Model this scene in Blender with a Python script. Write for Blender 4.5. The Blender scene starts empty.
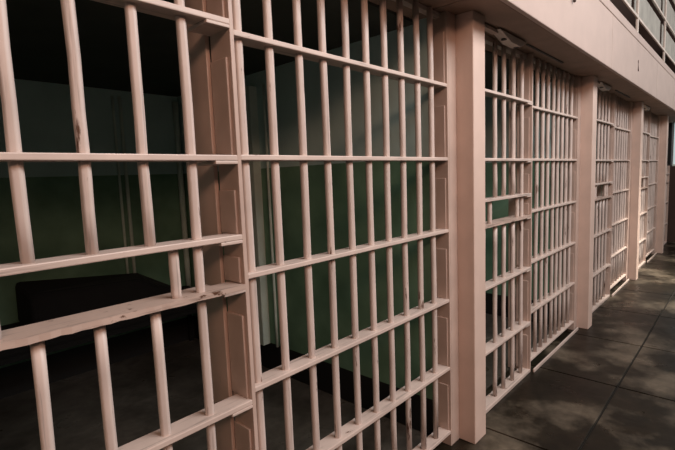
import bpy, math, random
from mathutils import Vector, Matrix
random.seed(7)
S = 1.065            # survey unit -> metres
FZ = -1.304          # floor height in survey units (0 = camera height)
scene = bpy.context.scene
COL = scene.collection

def W(x, y, z):
    return Vector((x * S, y * S, (z - FZ) * S))

# ------------------------------------------------------------------ materials
def new_mat(name):
    m = bpy.data.materials.new(name); m.use_nodes = True
    nt = m.node_tree
    b = nt.nodes['Principled BSDF']
    return m, nt, b

def N(nt, t, **kw):
    n = nt.nodes.new(t)
    for k, v in kw.items():
        if k in n.inputs.keys(): n.inputs[k].default_value = v
        else: setattr(n, k, v)
    return n

def ramp(nt, src, stops):
    r = nt.nodes.new('ShaderNodeValToRGB')
    el = r.color_ramp.elements
    while len(el) < len(stops): el.new(0.5)
    for e, (p, c) in zip(el, stops):
        e.position = p; e.color = (c[0], c[1], c[2], 1) if not isinstance(c, float) else (c, c, c, 1)
    nt.links.new(src, r.inputs['Fac'])
    return r

def mix(nt, fac, a, b, mode='MIX'):
    m = nt.nodes.new('ShaderNodeMix'); m.data_type = 'RGBA'; m.blend_type = mode
    for sock, v in ((m.inputs[0], fac), (m.inputs[6], a), (m.inputs[7], b)):
        if isinstance(v, (int, float)): sock.default_value = v
        elif isinstance(v, tuple): sock.default_value = (v[0], v[1], v[2], 1)
        else: nt.links.new(v, sock)
    return m.outputs[2]

def paint(name, base, var=0.12, chip=0.72, rough=0.42, stretch=(1, 1, 0.18), chipcol=(.10, .045, .025), bump=0.15, scale=30, streak=None):
    m, nt, b = new_mat(name)
    g = N(nt, 'ShaderNodeNewGeometry')
    mp = N(nt, 'ShaderNodeMapping'); mp.inputs['Scale'].default_value = stretch
    nt.links.new(g.outputs['Position'], mp.inputs['Vector'])
    n1 = N(nt, 'ShaderNodeTexNoise'); n1.inputs['Scale'].default_value = 6; n1.inputs['Detail'].default_value = 6
    nt.links.new(g.outputs['Position'], n1.inputs['Vector'])
    n2 = N(nt, 'ShaderNodeTexNoise'); n2.inputs['Scale'].default_value = scale; n2.inputs['Detail'].default_value = 8; n2.inputs['Roughness'].default_value = .65
    nt.links.new(mp.outputs['Vector'], n2.inputs['Vector'])
    lo = tuple(c * (1 - var) for c in base); hi = tuple(min(1, c * (1 + var)) for c in base)
    r1 = ramp(nt, n1.outputs['Fac'], [(.3, lo), (.7, hi)])
    r2 = ramp(nt, n2.outputs['Fac'], [(chip, 0.0), (chip + .05, 1.0)])
    c = r1.outputs['Color']
    if streak:
        ms = N(nt, 'ShaderNodeMapping'); ms.inputs['Scale'].default_value = streak
        nt.links.new(g.outputs['Position'], ms.inputs['Vector'])
        n3 = N(nt, 'ShaderNodeTexNoise'); n3.inputs['Scale'].default_value = 70; n3.inputs['Detail'].default_value = 5; n3.inputs['Roughness'].default_value = .6
        nt.links.new(ms.outputs['Vector'], n3.inputs['Vector'])
        r3 = ramp(nt, n3.outputs['Fac'], [(.33, .62), (.43, 1.0), (.62, 1.0), (.74, 1.08)])
        c = mix(nt, .9, c, r3.outputs['Color'], 'MULTIPLY')
    c = mix(nt, r2.outputs['Color'], c, chipcol)
    nt.links.new(c, b.inputs['Base Color'])
    b.inputs['Roughness'].default_value = rough
    bp = N(nt, 'ShaderNodeBump'); bp.inputs['Strength'].default_value = bump; bp.inputs['Distance'].default_value = .004
    nt.links.new(n2.outputs['Fac'], bp.inputs['Height']); nt.links.new(bp.outputs['Normal'], b.inputs['Normal'])
    return m

PINK = (.61, .505, .455)
M = {}
M['bar'] = paint('pink bar paint', PINK, chip=.62, streak=(1, 1, .035))
M['rail'] = paint('pink rail paint', (.60, .48, .42), chip=.66, stretch=(.3, 1, 1), streak=(.05, 1, 1))
M['shelf'] = paint('worn shelf paint', (.50, .375, .315), chip=.60, stretch=(.6, 1, 1), streak=(.08, 1, 1))
M['post'] = paint('pink post paint', (.52, .39, .33), chip=.67)
M['pillar'] = paint('pink pillar paint', (.63, .47, .395), chip=.76, var=.07, stretch=(1, 1, .12), rough=.55)
M['slab'] = paint('pink slab paint', (.475, .36, .312), chip=.80, var=.05, stretch=(.5, .5, .3), scale=12, rough=.6, bump=.1)
M['dark'] = paint('dark steel', (.025, .02, .018), chip=.9, rough=.6)
M['black'] = paint('black fabric', (.005, .005, .005), chip=.95, rough=.95)
M['greensteel'] = paint('pale green pipe paint', (.60, .70, .62), chip=.75, rough=.5)
M['grey'] = paint('grey panel', (.33, .31, .27), chip=.9, var=.18, rough=.7, stretch=(1, 1, .4), scale=9)
M['railwhite'] = paint('cream railing paint', (.62, .52, .45), chip=.85, rough=.5)
M['brown'] = paint('brown wall', (.055, .028, .02), chip=.95, rough=.8)
M['cellceil'] = paint('shade-darkened cell ceiling', (.05, .055, .045), chip=.95, rough=.9)  # near-black so the colour itself holds the shade at the cell top
M['joint'] = paint('dirt in floor joints', (.012, .009, .006), chip=.98, rough=1)
M['soffit'] = paint('shade-darkened soffit paint', (.27, .185, .14), chip=.8, var=.15, rough=.75, scale=8)  # browner than the slab: the underside's shade is put into its colour
M['rust'] = paint('rusty iron', (.07, .035, .03), chip=.6, rough=.8)

def cell_wall():
    m, nt, b = new_mat('cell wall paint')
    g = N(nt, 'ShaderNodeNewGeometry'); sx = N(nt, 'ShaderNodeSeparateXYZ')
    nt.links.new(g.outputs['Position'], sx.inputs[0])
    n = N(nt, 'ShaderNodeTexNoise'); n.inputs['Scale'].default_value = 3.5; n.inputs['Detail'].default_value = 7
    nt.links.new(g.outputs['Position'], n.inputs['Vector'])
    green = ramp(nt, n.outputs['Fac'], [(.28, (.09, .195, .125)), (.72, (.21, .37, .25))])
    upper = ramp(nt, n.outputs['Fac'], [(.3, (.44, .60, .58)), (.7, (.54, .72, .69))])
    def step(z):
        k = N(nt, 'ShaderNodeMath', operation='GREATER_THAN'); nt.links.new(sx.outputs['Z'], k.inputs[0]); k.inputs[1].default_value = (z - FZ) * S
        return k.outputs[0]
    c = mix(nt, step(.075), green.outputs['Color'], upper.outputs['Color'])
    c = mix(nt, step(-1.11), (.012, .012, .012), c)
    nt.links.new(c, b.inputs['Base Color']); b.inputs['Roughness'].default_value = .55
    bp = N(nt, 'ShaderNodeBump'); bp.inputs['Strength'].default_value = .12; bp.inputs['Distance'].default_value = .01
    nt.links.new(n.outputs['Fac'], bp.inputs['Height']); nt.links.new(bp.outputs['Normal'], b.inputs['Normal'])
    return m
M['cell'] = cell_wall()

def concrete(name, stops):
    m, nt, b = new_mat(name)
    g = N(nt, 'ShaderNodeNewGeometry')
    n1 = N(nt, 'ShaderNodeTexNoise'); n1.inputs['Scale'].default_value = 1.6; n1.inputs['Detail'].default_value = 8; n1.inputs['Roughness'].default_value = .6
    n2 = N(nt, 'ShaderNodeTexNoise'); n2.inputs['Scale'].default_value = 22; n2.inputs['Detail'].default_value = 8
    n3 = N(nt, 'ShaderNodeTexNoise'); n3.inputs['Scale'].default_value = 4.3; n3.inputs['Detail'].default_value = 6; n3.inputs['Distortion'].default_value = .8
    for n in (n1, n2, n3): nt.links.new(g.outputs['Position'], n.inputs['Vector'])
    a = ramp(nt, n1.outputs['Fac'], stops)
    bb = ramp(nt, n2.outputs['Fac'], [(.3, .78), (.7, 1.15)])
    c = mix(nt, 1.0, a.outputs['Color'], bb.outputs['Color'], 'MULTIPLY')
    d = ramp(nt, n3.outputs['Fac'], [(.35, .62), (.6, 1.0)])
    c = mix(nt, .8, c, d.outputs['Color'], 'MULTIPLY')
    nt.links.new(c, b.inputs['Base Color'])
    rr = ramp(nt, n3.outputs['Fac'], [(.3, .46), (.7, .24)])
    nt.links.new(rr.outputs['Color'], b.inputs['Roughness'])
    b.inputs['IOR'].default_value = 1.3
    bp = N(nt, 'ShaderNodeBump'); bp.inputs['Strength'].default_value = .2; bp.inputs['Distance'].default_value = .004
    nt.links.new(n2.outputs['Fac'], bp.inputs['Height']); nt.links.new(bp.outputs['Normal'], b.inputs['Normal'])
    return m
M['floor'] = concrete('worn concrete floor', [(.36, (.007, .0052, .0032)), (.50, (.017, .013, .008)), (.62, (.125, .10, .072))])
M['cellfloor'] = concrete('cell concrete floor', [(.36, (.055, .047, .038)), (.60, (.11, .097, .08))])

def glow(name, col, s):
    m, nt, b = new_mat(name)
    b.inputs['Base Color'].default_value = (*col, 1)
    b.inputs['Emission Color'].default_value = (*col, 1); b.inputs['Emission Strength'].default_value = s
    return m
M['daylight'] = glow('bright window glass', (.42, .50, .51), 0.8)

# ------------------------------------------------------------------ mesh builder
class MB:
    def __init__(s): s.v = []; s.f = []; s.smooth = []
    def hexa(s, pts, sm=False):
        i = len(s.v); s.v += pts
        for q in ((0, 3, 2, 1), (4, 5, 6, 7), (0, 1, 5, 4), (1, 2, 6, 5), (2, 3, 7, 6), (3, 0, 4, 7)):
            s.f.append(tuple(i + k for k in q)); s.smooth.append(sm)
        return s
    def box(s, x0, x1, y0, y1, z0, z1):
        return s.hexa([W(x0, y0, z0), W(x1, y0, z0), W(x1, y1, z0), W(x0, y1, z0), W(x0, y0, z1), W(x1, y0, z1), W(x1, y1, z1), W(x0, y1, z1)])
    def prism(s, prof, axis, a0, a1):
        """prof: list of 2-D points; extruded along axis ('x' profile in y,z ; 'z' profile in x,y)."""
        i = len(s.v); n = len(prof)
        for a in (a0, a1):
            for p, q in prof:
                s.v.append(W(a, p, q) if axis == 'x' else (W(p, q, a) if axis == 'z' else W(p, a, q)))
        s.f.append(tuple(range(i + n - 1, i - 1, -1))); s.smooth.append(False)
        s.f.append(tuple(range(i + n, i + 2 * n))); s.smooth.append(False)
        for k in range(n):
            j = (k + 1) % n
            s.f.append((i + k, i + j, i + n + j, i + n + k)); s.smooth.append(False)
        return s
    def rod(s, x, y, z0, z1, r, n=14, wob=0.0):
        """vertical round bar with a slight hand-painted waver"""
        zs = [z0 + (z1 - z0) * k / 8 for k in range(9)]
        i = len(s.v)
        for z in zs:
            dx = random.uniform(-wob, wob); dy = random.uniform(-wob, wob); rr = r * random.uniform(.97, 1.03)
            for k in range(n):
                a = 2 * math.pi * k / n - 1.92
                q = .86 if (k == 0 and n >= 20) else 1.0      # rolled seam along the bar
                rq = rr * q
                s.v.append(W(x + dx + rq * math.cos(a), y + dy + rq * math.sin(a), z))
        m = len(zs)
        for j in range(m - 1):
            for k in range(n):
                k2 = (k + 1) % n
                s.f.append((i + j * n + k, i + j * n + k2, i + (j + 1) * n + k2, i + (j + 1) * n + k)); s.smooth.append(True)
        s.f.append(tuple(i + k for k in range(n - 1, -1, -1))); s.smooth.append(False)
        s.f.append(tuple(i + (m - 1) * n + k for k in range(n))); s.smooth.append(False)
        return s
    def tube(s, p0, p1, r, n=12):
        p0 = W(*p0); p1 = W(*p1); d = (p1 - p0).normalized(); r *= S
        u = d.orthogonal().normalized(); w = d.cross(u); i = len(s.v)
        for p in (p0, p1):
            for k in range(n):
                a = 2 * math.pi * k / n
                s.v.append(p + u * r * math.cos(a) + w * r * math.sin(a))
        for k in range(n):
            k2 = (k + 1) % n
            s.f.append((i + k, i + k2, i + n + k2, i + n + k)); s.smooth.append(True)
        s.f.append(tuple(i + k for k in range(n - 1, -1, -1))); s.smooth.append(False)
        s.f.append(tuple(i + n + k for k in range(n))); s.smooth.append(False)
        return s
    def build(s, name, mat, parent=None, bevel=0.0):
        me = bpy.data.meshes.new(name)
        off = parent.matrix_basis.translation if parent is not None else Vector((0, 0, 0))
        # parts keep world coordinates relative to their thing's base
        base = root_loc(parent) if parent is not None else Vector((0, 0, 0))
        me.from_pydata([tuple(v - base) for v in s.v], [], s.f)
        for p, sm in zip(me.polygons, s.smooth): p.use_smooth = sm
        me.materials.append(mat); me.validate(); me.update()
        o = bpy.data.objects.new(name, me); COL.objects.link(o)
        if parent is not None: o.parent = parent
        if bevel:
            b = o.modifiers.new('bevel', 'BEVEL'); b.width = bevel * S; b.segments = 2; b.limit_method = 'ANGLE'
        return o

def root_loc(o):
    v = Vector((0, 0, 0))
    while o is not None:
        v += o.location; o = o.parent
    return v

def thing(name, label, cat, loc, group=None):
    o = bpy.data.objects.new(name, None); o.empty_display_size = .1
    COL.objects.link(o); o.location = W(*loc)
    o['label'] = label; o['category'] = cat
    if group: o['group'] = group
    return o

def tag(o, label, cat, group=None):
    o['label'] = label; o['category'] = cat
    if group: o['group'] = group
    return o

def struct(o):
    o['kind'] = 'structure'; return o

# ------------------------------------------------------------------ layout (survey units)
SOF = .698
YB = 2.42                                        # cell back wall
PIL = [-.2495, 1.8979, 3.9158, 5.9588, 7.9914]   # pillar starts
PW = .1196                                       # pillar width
POST = [.6945, 2.846, 5.06, 7.13, 9.17]          # front post of each opening
JAMB = .081
END = 9.32

# floor : concrete squares with open joints over a sub-base
xs = [-3.0, -2.1, -1.2, -.36, .45, 1.26, 2.07, 2.9625, 3.7607, 4.62, 5.45, 6.28, 7.1, 7.95, 8.8, END + .2]
ys = [-6.0, -4.95, -4.05, -3.15, -2.26, -1.365, -.4695, .12]
fl = MB(); g = .0055
for i in range(len(xs) - 1):
    for j in range(len(ys) - 1):
        fl.box(xs[i] + g, xs[i + 1] - g, ys[j] + g, ys[j + 1] - g, FZ - .05, FZ)
w = MB(); w.box(xs[0], xs[-1], .122, YB + .1, FZ - .05, FZ - .001); struct(w.build('floor', M['cellfloor']))
struct(fl.build('floor', M['floor'], None, bevel=.0015))
sb = MB(); sb.box(xs[0], xs[-1], ys[0], YB + .1, FZ - .1, FZ - .012); struct(sb.build('floor', M['joint']))

# slab over the cells (soffit) and its fascia
sl = MB()
jx = [-3.0, -.28, 1.765, 3.775, 5.80, 7.83, END]
for i in range(len(jx) - 1):
    sl.box(jx[i] + .003, jx[i + 1] - .003, -.205, YB, SOF, 1.05)
sl.box(-3, END, -.200, YB, SOF + .006, 1.055)
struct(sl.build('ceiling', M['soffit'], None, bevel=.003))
fa = MB()
for i in range(len(jx) - 1):
    fa.box(jx[i] + .003, jx[i + 1] - .003, -.2294, -.206, SOF - .001, 1.069)
struct(fa.build('trim_2', M['slab'], None, bevel=.004))
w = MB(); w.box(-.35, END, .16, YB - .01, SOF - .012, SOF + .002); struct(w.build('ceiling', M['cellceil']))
tr = MB()
tr.box(-3, END, -.2294, .9, 1.074, 1.142)
tr.box(-3, END, -.220, .85, 1.06, 1.08)
struct(tr.build('trim_1', M['slab'], None, bevel=.006))

# walls of the cells
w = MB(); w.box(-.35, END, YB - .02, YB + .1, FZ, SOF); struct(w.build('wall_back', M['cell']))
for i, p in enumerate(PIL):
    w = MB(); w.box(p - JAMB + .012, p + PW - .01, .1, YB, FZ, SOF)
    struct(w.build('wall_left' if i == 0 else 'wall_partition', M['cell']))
# pillars
for p in PIL:
    w = MB(); w.box(p, p + PW, -.083, .1, FZ, SOF)
    struct(w.build('pillar', M['pillar'], None, bevel=.004))
# end of the gallery, with its window
w = MB()
w.box(END, END + .12, -.02, YB, FZ, 3.2)
w.box(END, END + .12, -6, -.95, FZ, 3.2)
w.box(END, END + .12, -.95, -.02, FZ, -.005)
w.box(END, END + .12, -.95, -.02, .70, 3.2)
struct(w.build('wall_end', M['brown']))
w = MB(); w.box(END + .05, END + .06, -.95, -.02, -.005, .70); wn = struct(w.build('window_1', M['daylight']))
w = MB()
w.box(END - .005, END + .05, -.50, -.47, -.005, .7)
w.box(END - .005, END + .05, -.95, -.925, -.005, .7); w.box(END - .005, END + .05, -.95, -.02, -.03, .0); w.box(END - .005, END + .05, -.95, -.02, .68, .71)
struct(w.build('window_frame', M['greensteel'], wn))

# ------------------------------------------------------------------ cell fronts
G_Z = [.383, .062, -.2616, -.5878, -.9143, -1.2322]
D_Z = [.4056, .0607, -.1501, -.2851, -.6164, -.9718, -1.292]
BR = .0123
TH = .0075    # half thickness of the flat rails

def flat(x0, x1, y0, y1, z, t=TH):
    return MB().box(x0, x1, y0, y1, z - t, z + t)

def rest_plates(post_x, zs, parent, y1=.086):
    """stepped stop plates riveted on the near side of an upright, one per bay"""
    for a, b in zip(zs[:-1], zs[1:]):
        h = a - b
        if h < .1: continue
        drop = min(.085, h * .42)
        m = MB(); m.box(post_x - .006, post_x + .001, .012, y1, b + TH, a - drop)
        m.build('stop_plate', M['post'], parent, bevel=.002)

GRILLE_X = {0: [.738, .844, .958, 1.065, 1.176, 1.283, 1.392, 1.501, 1.615, 1.721],
            1: [2.905, 3.014, 3.121, 3.222, 3.335, 3.434, 3.532, 3.634, 3.748]}
GL = ['fixed pink bar grille of ten bars, before the first pillar',
      'fixed pink bar grille between the gate with the metal hanger and the second pillar',
      'fixed pink bar grille seen edge-on between the second and third pillars',
      'fixed pink bar grille ending at the fourth pillar of the row']
DL = ['big pink barred sliding gate with a wide food slot, in front of the dark bunk',
      'pink barred sliding gate just past the first pillar, metal hanger bracket on top',
      'pink barred sliding gate just past the second pillar, with small food slot',
      'pink barred sliding gate just past the third pillar, far along the gallery',
      'pink barred sliding gate at the end of the row, beside the black box']

def make_grille(i):
    ps = POST[i]; xe = PIL[i + 1] - JAMB
    t = thing('bar_grille', GL[i], 'grille', ((ps + xe) / 2, .04, FZ), 'fixed bar grilles of the cells')
    MB().box(xe, xe + .0125, 0, .083, FZ, SOF - .001).box(xe + .0125, PIL[i + 1] - .001, .0, .012, FZ, SOF - .001).build('channel_post', M['post'], t, bevel=.002)
    for z in G_Z:
        dz = 0
        flat(ps + .0135, xe - .001, 0.0, .062, z).build('rail', M['rail'], t, bevel=.0025)
    flat(ps + .0135, xe - .001, .03, .06, SOF - .012, .009).build('head_rail', M['rail'], t)
    # guide track along the floor, with its upturned lip
    if i > 0:
        tk = MB(); tk.box(ps + .014, xe + .03, -.026, -.016, FZ, FZ + .022)
        tk.build('guide_track', M['rail'], t, bevel=.002)
    if i in GRILLE_X: bx = GRILLE_X[i]
    else:
        n = max(3, round((xe - ps) / .108) - 1); bx = [ps + (xe - ps) * (k + .55) / (n + .3) for k in range(n)]
    for x in bx:
        MB().rod(x, .026, FZ + .06, SOF - .004, BR, 20 if i < 2 else 8, .0012).build('bar', M['bar'], t)
    rest_plates(xe, [SOF] + G_Z, t, .078)
    return t

def make_gate(i):
    ps = POST[i]; x0 = PIL[i] + PW + .002
    t = thing('barred_gate', DL[i], 'gate', ((ps + x0) / 2, .04, FZ), 'sliding gates of the cells')
    gy = -.003
    bx = []
    x = ps - .1165
    k = 0
    while x > x0 + .03:
        bx.append(x); x -= .1205 if i != 1 else .1265
    if i == 0: bx[:4] = [.5777, .4566, .3322, .2147]
    if i == 1: bx[:4] = [2.755, 2.625, 2.492, 2.373]
    slot = bx[1:4]
    n = 20 if i < 2 else 8
    for j, x in enumerate(bx):
        if 1 <= j <= 3:
            MB().rod(x, .026, D_Z[2] - .004, SOF - .02, BR, n, .0012).build('bar', M['bar'], t)
            MB().rod(x, .026, FZ + .01, D_Z[3] + .004, BR, n, .0012).build('bar', M['bar'], t)
        else:
            MB().rod(x, .026, FZ + .01, SOF - .02, BR, n, .0012).build('bar', M['bar'], t)
    sx = (bx[0] - .066, bx[3] - .066)
    for x in sx:
        MB().rod(x, .026, D_Z[3], D_Z[2], BR, n, .0005).build('short_bar', M['bar'], t)
    for j, z in enumerate(D_Z):
        if j == 3:   # the shelf of the food slot: a wider flat with a worn lip
            r = MB(); nseg = 40
            pts = [x0 + (ps - .066 - x0) * q / nseg for q in range(nseg + 1)]
            fr = [(gy - .004 + random.uniform(-.0022, .0012), random.uniform(-.0012, .0012)) for q in pts]
            for q, (xx, (yy, zz)) in enumerate(zip(pts, fr)):
                r.v += [W(xx, yy, z - TH + zz), W(xx, .086, z - TH), W(xx, .086, z + TH * .8), W(xx, yy, z + TH * .8 + zz * .4)]
                if q:
                    k = q * 4
                    for c in range(4):
                        d = (c + 1) % 4
                        r.f.append((k - 4 + c, k - 4 + d, k + d, k + c)); r.smooth.append(False)
            r.f.append((0, 1, 2, 3)); r.smooth.append(False)
            k = nseg * 4; r.f.append((k + 3, k + 2, k + 1, k)); r.smooth.append(False)
            r.box(ps - .066, ps + .001, gy - .002, .062, z - TH, z + TH * .8)
            r.build('slot_shelf', M['shelf'], t)
        else:
            flat(x0, ps + .001, gy - .0005, .062, z, TH if j < 6 else .011).build('rail', M['rail'], t, bevel=.0025)
        # lug plate that thickens the rail where it meets the upright
        if j < 6:
            MB().box(ps - .066, ps + .001, gy - .0005, .088, z - TH - .009, z - TH).build('rail_lug', M['rail'], t, bevel=.002)
    MB().box(ps - .014, ps - .001, .092, .182 if i == 0 else .135, FZ + .005, SOF - .005).build('stile', M['post'], t, bevel=.002)
    flat(x0, ps - .002, .03, .06, SOF - .016, .012).build('head_rail', M['rail'], t)
    MB().box(ps, ps + .0125, gy, .09, FZ, SOF - .001).build('post', M['post'], t, bevel=.0015)
    rest_plates(ps - .0005, [SOF] + D_Z, t)
    if i >= 1 and i < 4:
        a = x0 + .20
        h = MB(); h.prism([(a, .690), (a + .14, .652), (a + .27, .652), (a + .36, .690)], 'y', -.068, -.020)
        hb = h.build('hanger_bracket', M['railwhite'], t, bevel=.002)
        MB().tube((a + .1, -.045, .66), (a + .1, -.045, .694), .014).build('hanger_bolt', M['dark'], hb)
        MB().tube((a + .26, -.045, .65), (a + .26, -.045, .694), .014).build('hanger_bolt', M['dark'], hb)
        MB().box(a - .12, a + .02, -.05, -.02, .676, .69).build('hanger_arm', M['post'], hb)
    return t

for i in range(5): make_gate(i)
for i in range(4): make_grille(i)

# overhead tracks under the soffit, along which the gates slide
for i, lab in ((1, 'dark steel sliding track under the soffit, right of the nearer hanger bracket'),
               (2, 'dark steel sliding track under the soffit, above the third cell front')):
    p = POST[i]
    o = MB().box(p - .22, p + .42, -.055, -.043, SOF - .007, SOF).build('door_track', M['dark'])
    tag(o, lab, 'track', 'overhead gate tracks')

# ------------------------------------------------------------------ inside the near cell
def pipe(x, y, r, z0, z1, label, square=False):
    m = MB()
    if square: m.box(x - r, x + r, y - r, y + r, z0, z1)
    else: m.rod(x, y, z0, z1, r, 12)
    o = m.build('wall_pipe', M['greensteel'], None, bevel=.002 if square else 0)
    tag(o, label, 'pipe', 'vertical pipes in the near cell'); return o
pipe(1.80, 1.40, .030, FZ + .19, .60, 'thick pale green square conduit on the green side wall behind the grille', True)
pipe(1.815, 1.28, .009, FZ + .19, .60, 'thin pale green pipe beside the thick conduit on the side wall')
pipe(1.795, YB - .045, .022, -.86, .64, 'pale green pipe in the far corner of the near cell')
pipe(1.375, YB - .032, .012, -.70, .64, 'thin pale green pipe on the back wall above the bunk, nearer the corner')
pipe(1.325, YB - .030, .009, -.70, .64, 'thinner pale green pipe on the back wall above the bunk, further from the corner')

b = thing('steel_bunk', 'low dark bunk with black bedding against the back wall of the near cell', 'bunk', (1.1, 2.0, FZ))
MB().box(.30, 1.80, 1.93, 1.95, -.945, -.915).box(.30, 1.80, YB - .05, YB - .025, -.945, -.915).box(.30, .325, 1.93, YB - .025, -.945, -.915).box(1.775, 1.80, 1.93, YB - .025, -.945, -.915).build('bed_frame', M['black'], b, bevel=.003)
for x in (.32, 1.78):
    for y in (1.945, YB - .05):
        MB().box(x - .014, x + .014, y - .014, y + .014, FZ, -.915).build('leg', M['black'], b)
MB().box(.31, 1.79, 1.925, YB - .03, -.92, -.835).build('mattress', M['black'], b, bevel=.025)
o = MB().hexa([W(.62, 1.98, -.834), W(1.60, 1.96, -.834), W(1.68, 2.34, -.834), W(.61, 2.34, -.834), W(.64, 2.06, -.62), W(1.28, 2.02, -.64), W(1.36, 2.32, -.645), W(.61, 2.33, -.56)]).build('bedding', M['black'], None, bevel=.03)
tag(o, 'heap of black bedding piled on the dark bunk', 'bedding')

# ------------------------------------------------------------------ marks on the fascia
for k, (x, z0, z1, lab) in enumerate(((2.797, .905, .96, 'small dark iron hook on the fascia above the second cell'),
                                  (4.757, .80, .90, 'faint rusty iron strip on the fascia above the third cell'))):
    m = MB()
    if k == 0:
        m.tube((x, -.226, z1), (x + .004, -.240, z0 + .03), .006, 8).tube((x + .004, -.240, z0 + .03), (x, -.242, z0 + .004), .008, 8)
        m.box(x - .012, x + .012, -.232, -.228, z1 - .01, z1 + .02)
    else:
        m.tube((x, -.226, z1), (x, -.232, z0 + .02), .005, 8).box(x - .008, x + .008, -.2325, -.228, z1 - .01, z1 + .012)
    tag(m.build('wall_hook', M['rust']), lab, 'hook')

# ------------------------------------------------------------------ second-tier railing with sheet panels
rl = thing('tier_railing', 'cream railing with grey sheet panels on top of the pink fascia', 'railing', (5.5, -.22, 1.142))
px = [2.96, 4.74, 6.33, 7.95, 9.2]
for x in px:
    MB().box(x - .018, x + .018, -.225, -.206, 1.142, 2.35).build('post', M['railwhite'], rl, bevel=.004)
for z in (1.268, 1.60, 1.95, 2.33):
    MB().box(px[0] - .9, END - .01, -.226, -.213, z - .011, z + .012).build('rail', M['railwhite'], rl, bevel=.003)
for a, c in zip(px[:-1], px[1:]):
    for z0, z1 in ((1.315, 1.575), (1.645, 1.93)):
        MB().box(a + .02, c - .10, -.186, -.180, z0, z1).build('panel', M['grey'], rl)
w = MB(); w.box(-3, END, .55, .65, 1.14, 3.2); struct(w.build('wall_upper', M['brown']))

# black box by the end window
bx = thing('wall_box', 'narrow black box mounted on the bars at the end of the row', 'box', (8.84, -.03, -.02))
MB().box(8.84, 8.98, -.052, -.004, -.02, .655).build('body', M['dark'], bx, bevel=.004)
MB().box(8.835, 8.842, -.046, -.012, .0, .63).build('front_cover', M['black'], bx)
MB().box(8.84, 8.96, -.045, -.008, .655, .672).build('cap', M['railwhite'], bx)

# ------------------------------------------------------------------ camera
f_px, yaw, pitch, roll = 445.64, .7494, -.1069, -.0383
F = Vector((math.cos(pitch) * math.cos(yaw), math.cos(pitch) * math.sin(yaw), math.sin(pitch)))
R = F.cross(Vector((0, 0, 1))).normalized(); U = R.cross(F)
R2 = math.cos(roll) * R + math.sin(roll) * U
U2 = -math.sin(roll) * R + math.cos(roll) * U
cd = bpy.data.cameras.new('camera'); cam = bpy.data.objects.new('camera', cd); COL.objects.link(cam)
cd.sensor_fit = 'HORIZONTAL'; cd.sensor_width = 36; cd.lens = f_px / 675 * 36; cd.clip_start = .02
loc = W(0, -1, 0)
cam.matrix_world = Matrix(((R2.x, U2.x, -F.x, loc.x), (R2.y, U2.y, -F.y, loc.y), (R2.z, U2.z, -F.z, loc.z), (0, 0, 0, 1)))
scene.camera = cam

# ------------------------------------------------------------------ light
def area(name, loc, target, sx, sy, power, col):
    l = bpy.data.lights.new(name, 'AREA'); l.shape = 'RECTANGLE'; l.size = sx * S; l.size_y = sy * S; l.energy = power; l.color = col
    o = bpy.data.objects.new(name, l); COL.objects.link(o)
    o.location = W(*loc)
    d = W(*target) - W(*loc)
    o.rotation_euler = d.to_track_quat('-Z', 'Y').to_euler(); return o
# tall windows along the opposite side of the gallery, and an added warm fill further back
area('gallery_window_light', (2.0, -2.5, 2.4), (1.4, .0, .1), 2.6, 1.0, 160, (1, .975, .965))
area('gallery_window_light', (6.3, -2.7, 2.4), (6.3, .0, .0), 5.6, 1.0, 125, (1, .975, .965))
area('warm_fill_light', (-.9, -3.4, 1.8), (1.9, .2, -.2), 2.2, .5, 80, (1, .59, .42))
area('far_floor_fill', (9.2, -1.9, .9), (4.0, -1.2, -1.3), 2.4, 2.2, 25, (1, .96, .90))  # added light to brighten the far floor, larger than the end window
spot = bpy.data.lights.new('far_floor_spot', 'SPOT'); spot.energy = 2700; spot.spot_size = math.radians(56); spot.spot_blend = 1; spot.shadow_soft_size = .15; spot.color = (1, .92, .80)  # unseen spot added for a pool of light on the far floor
so = bpy.data.objects.new('far_floor_spot', spot); COL.objects.link(so); so.location = W(6.4, -1.7, 2.6)
so.rotation_euler = (W(6.3, -1.15, -1.3) - W(6.4, -1.7, 2.6)).to_track_quat('-Z', 'Y').to_euler()
wd = bpy.data.worlds.new('world'); scene.world = wd; wd.use_nodes = True
bg = wd.node_tree.nodes['Background']; bg.inputs['Color'].default_value = (1, .95, .9, 1); bg.inputs['Strength'].default_value = .04

scene.view_settings.view_transform = 'Standard'
scene.view_settings.look = 'None'
scene.view_settings.gamma = 1
scene.view_settings.use_curve_mapping = False
scene.view_settings.exposure = -0.12
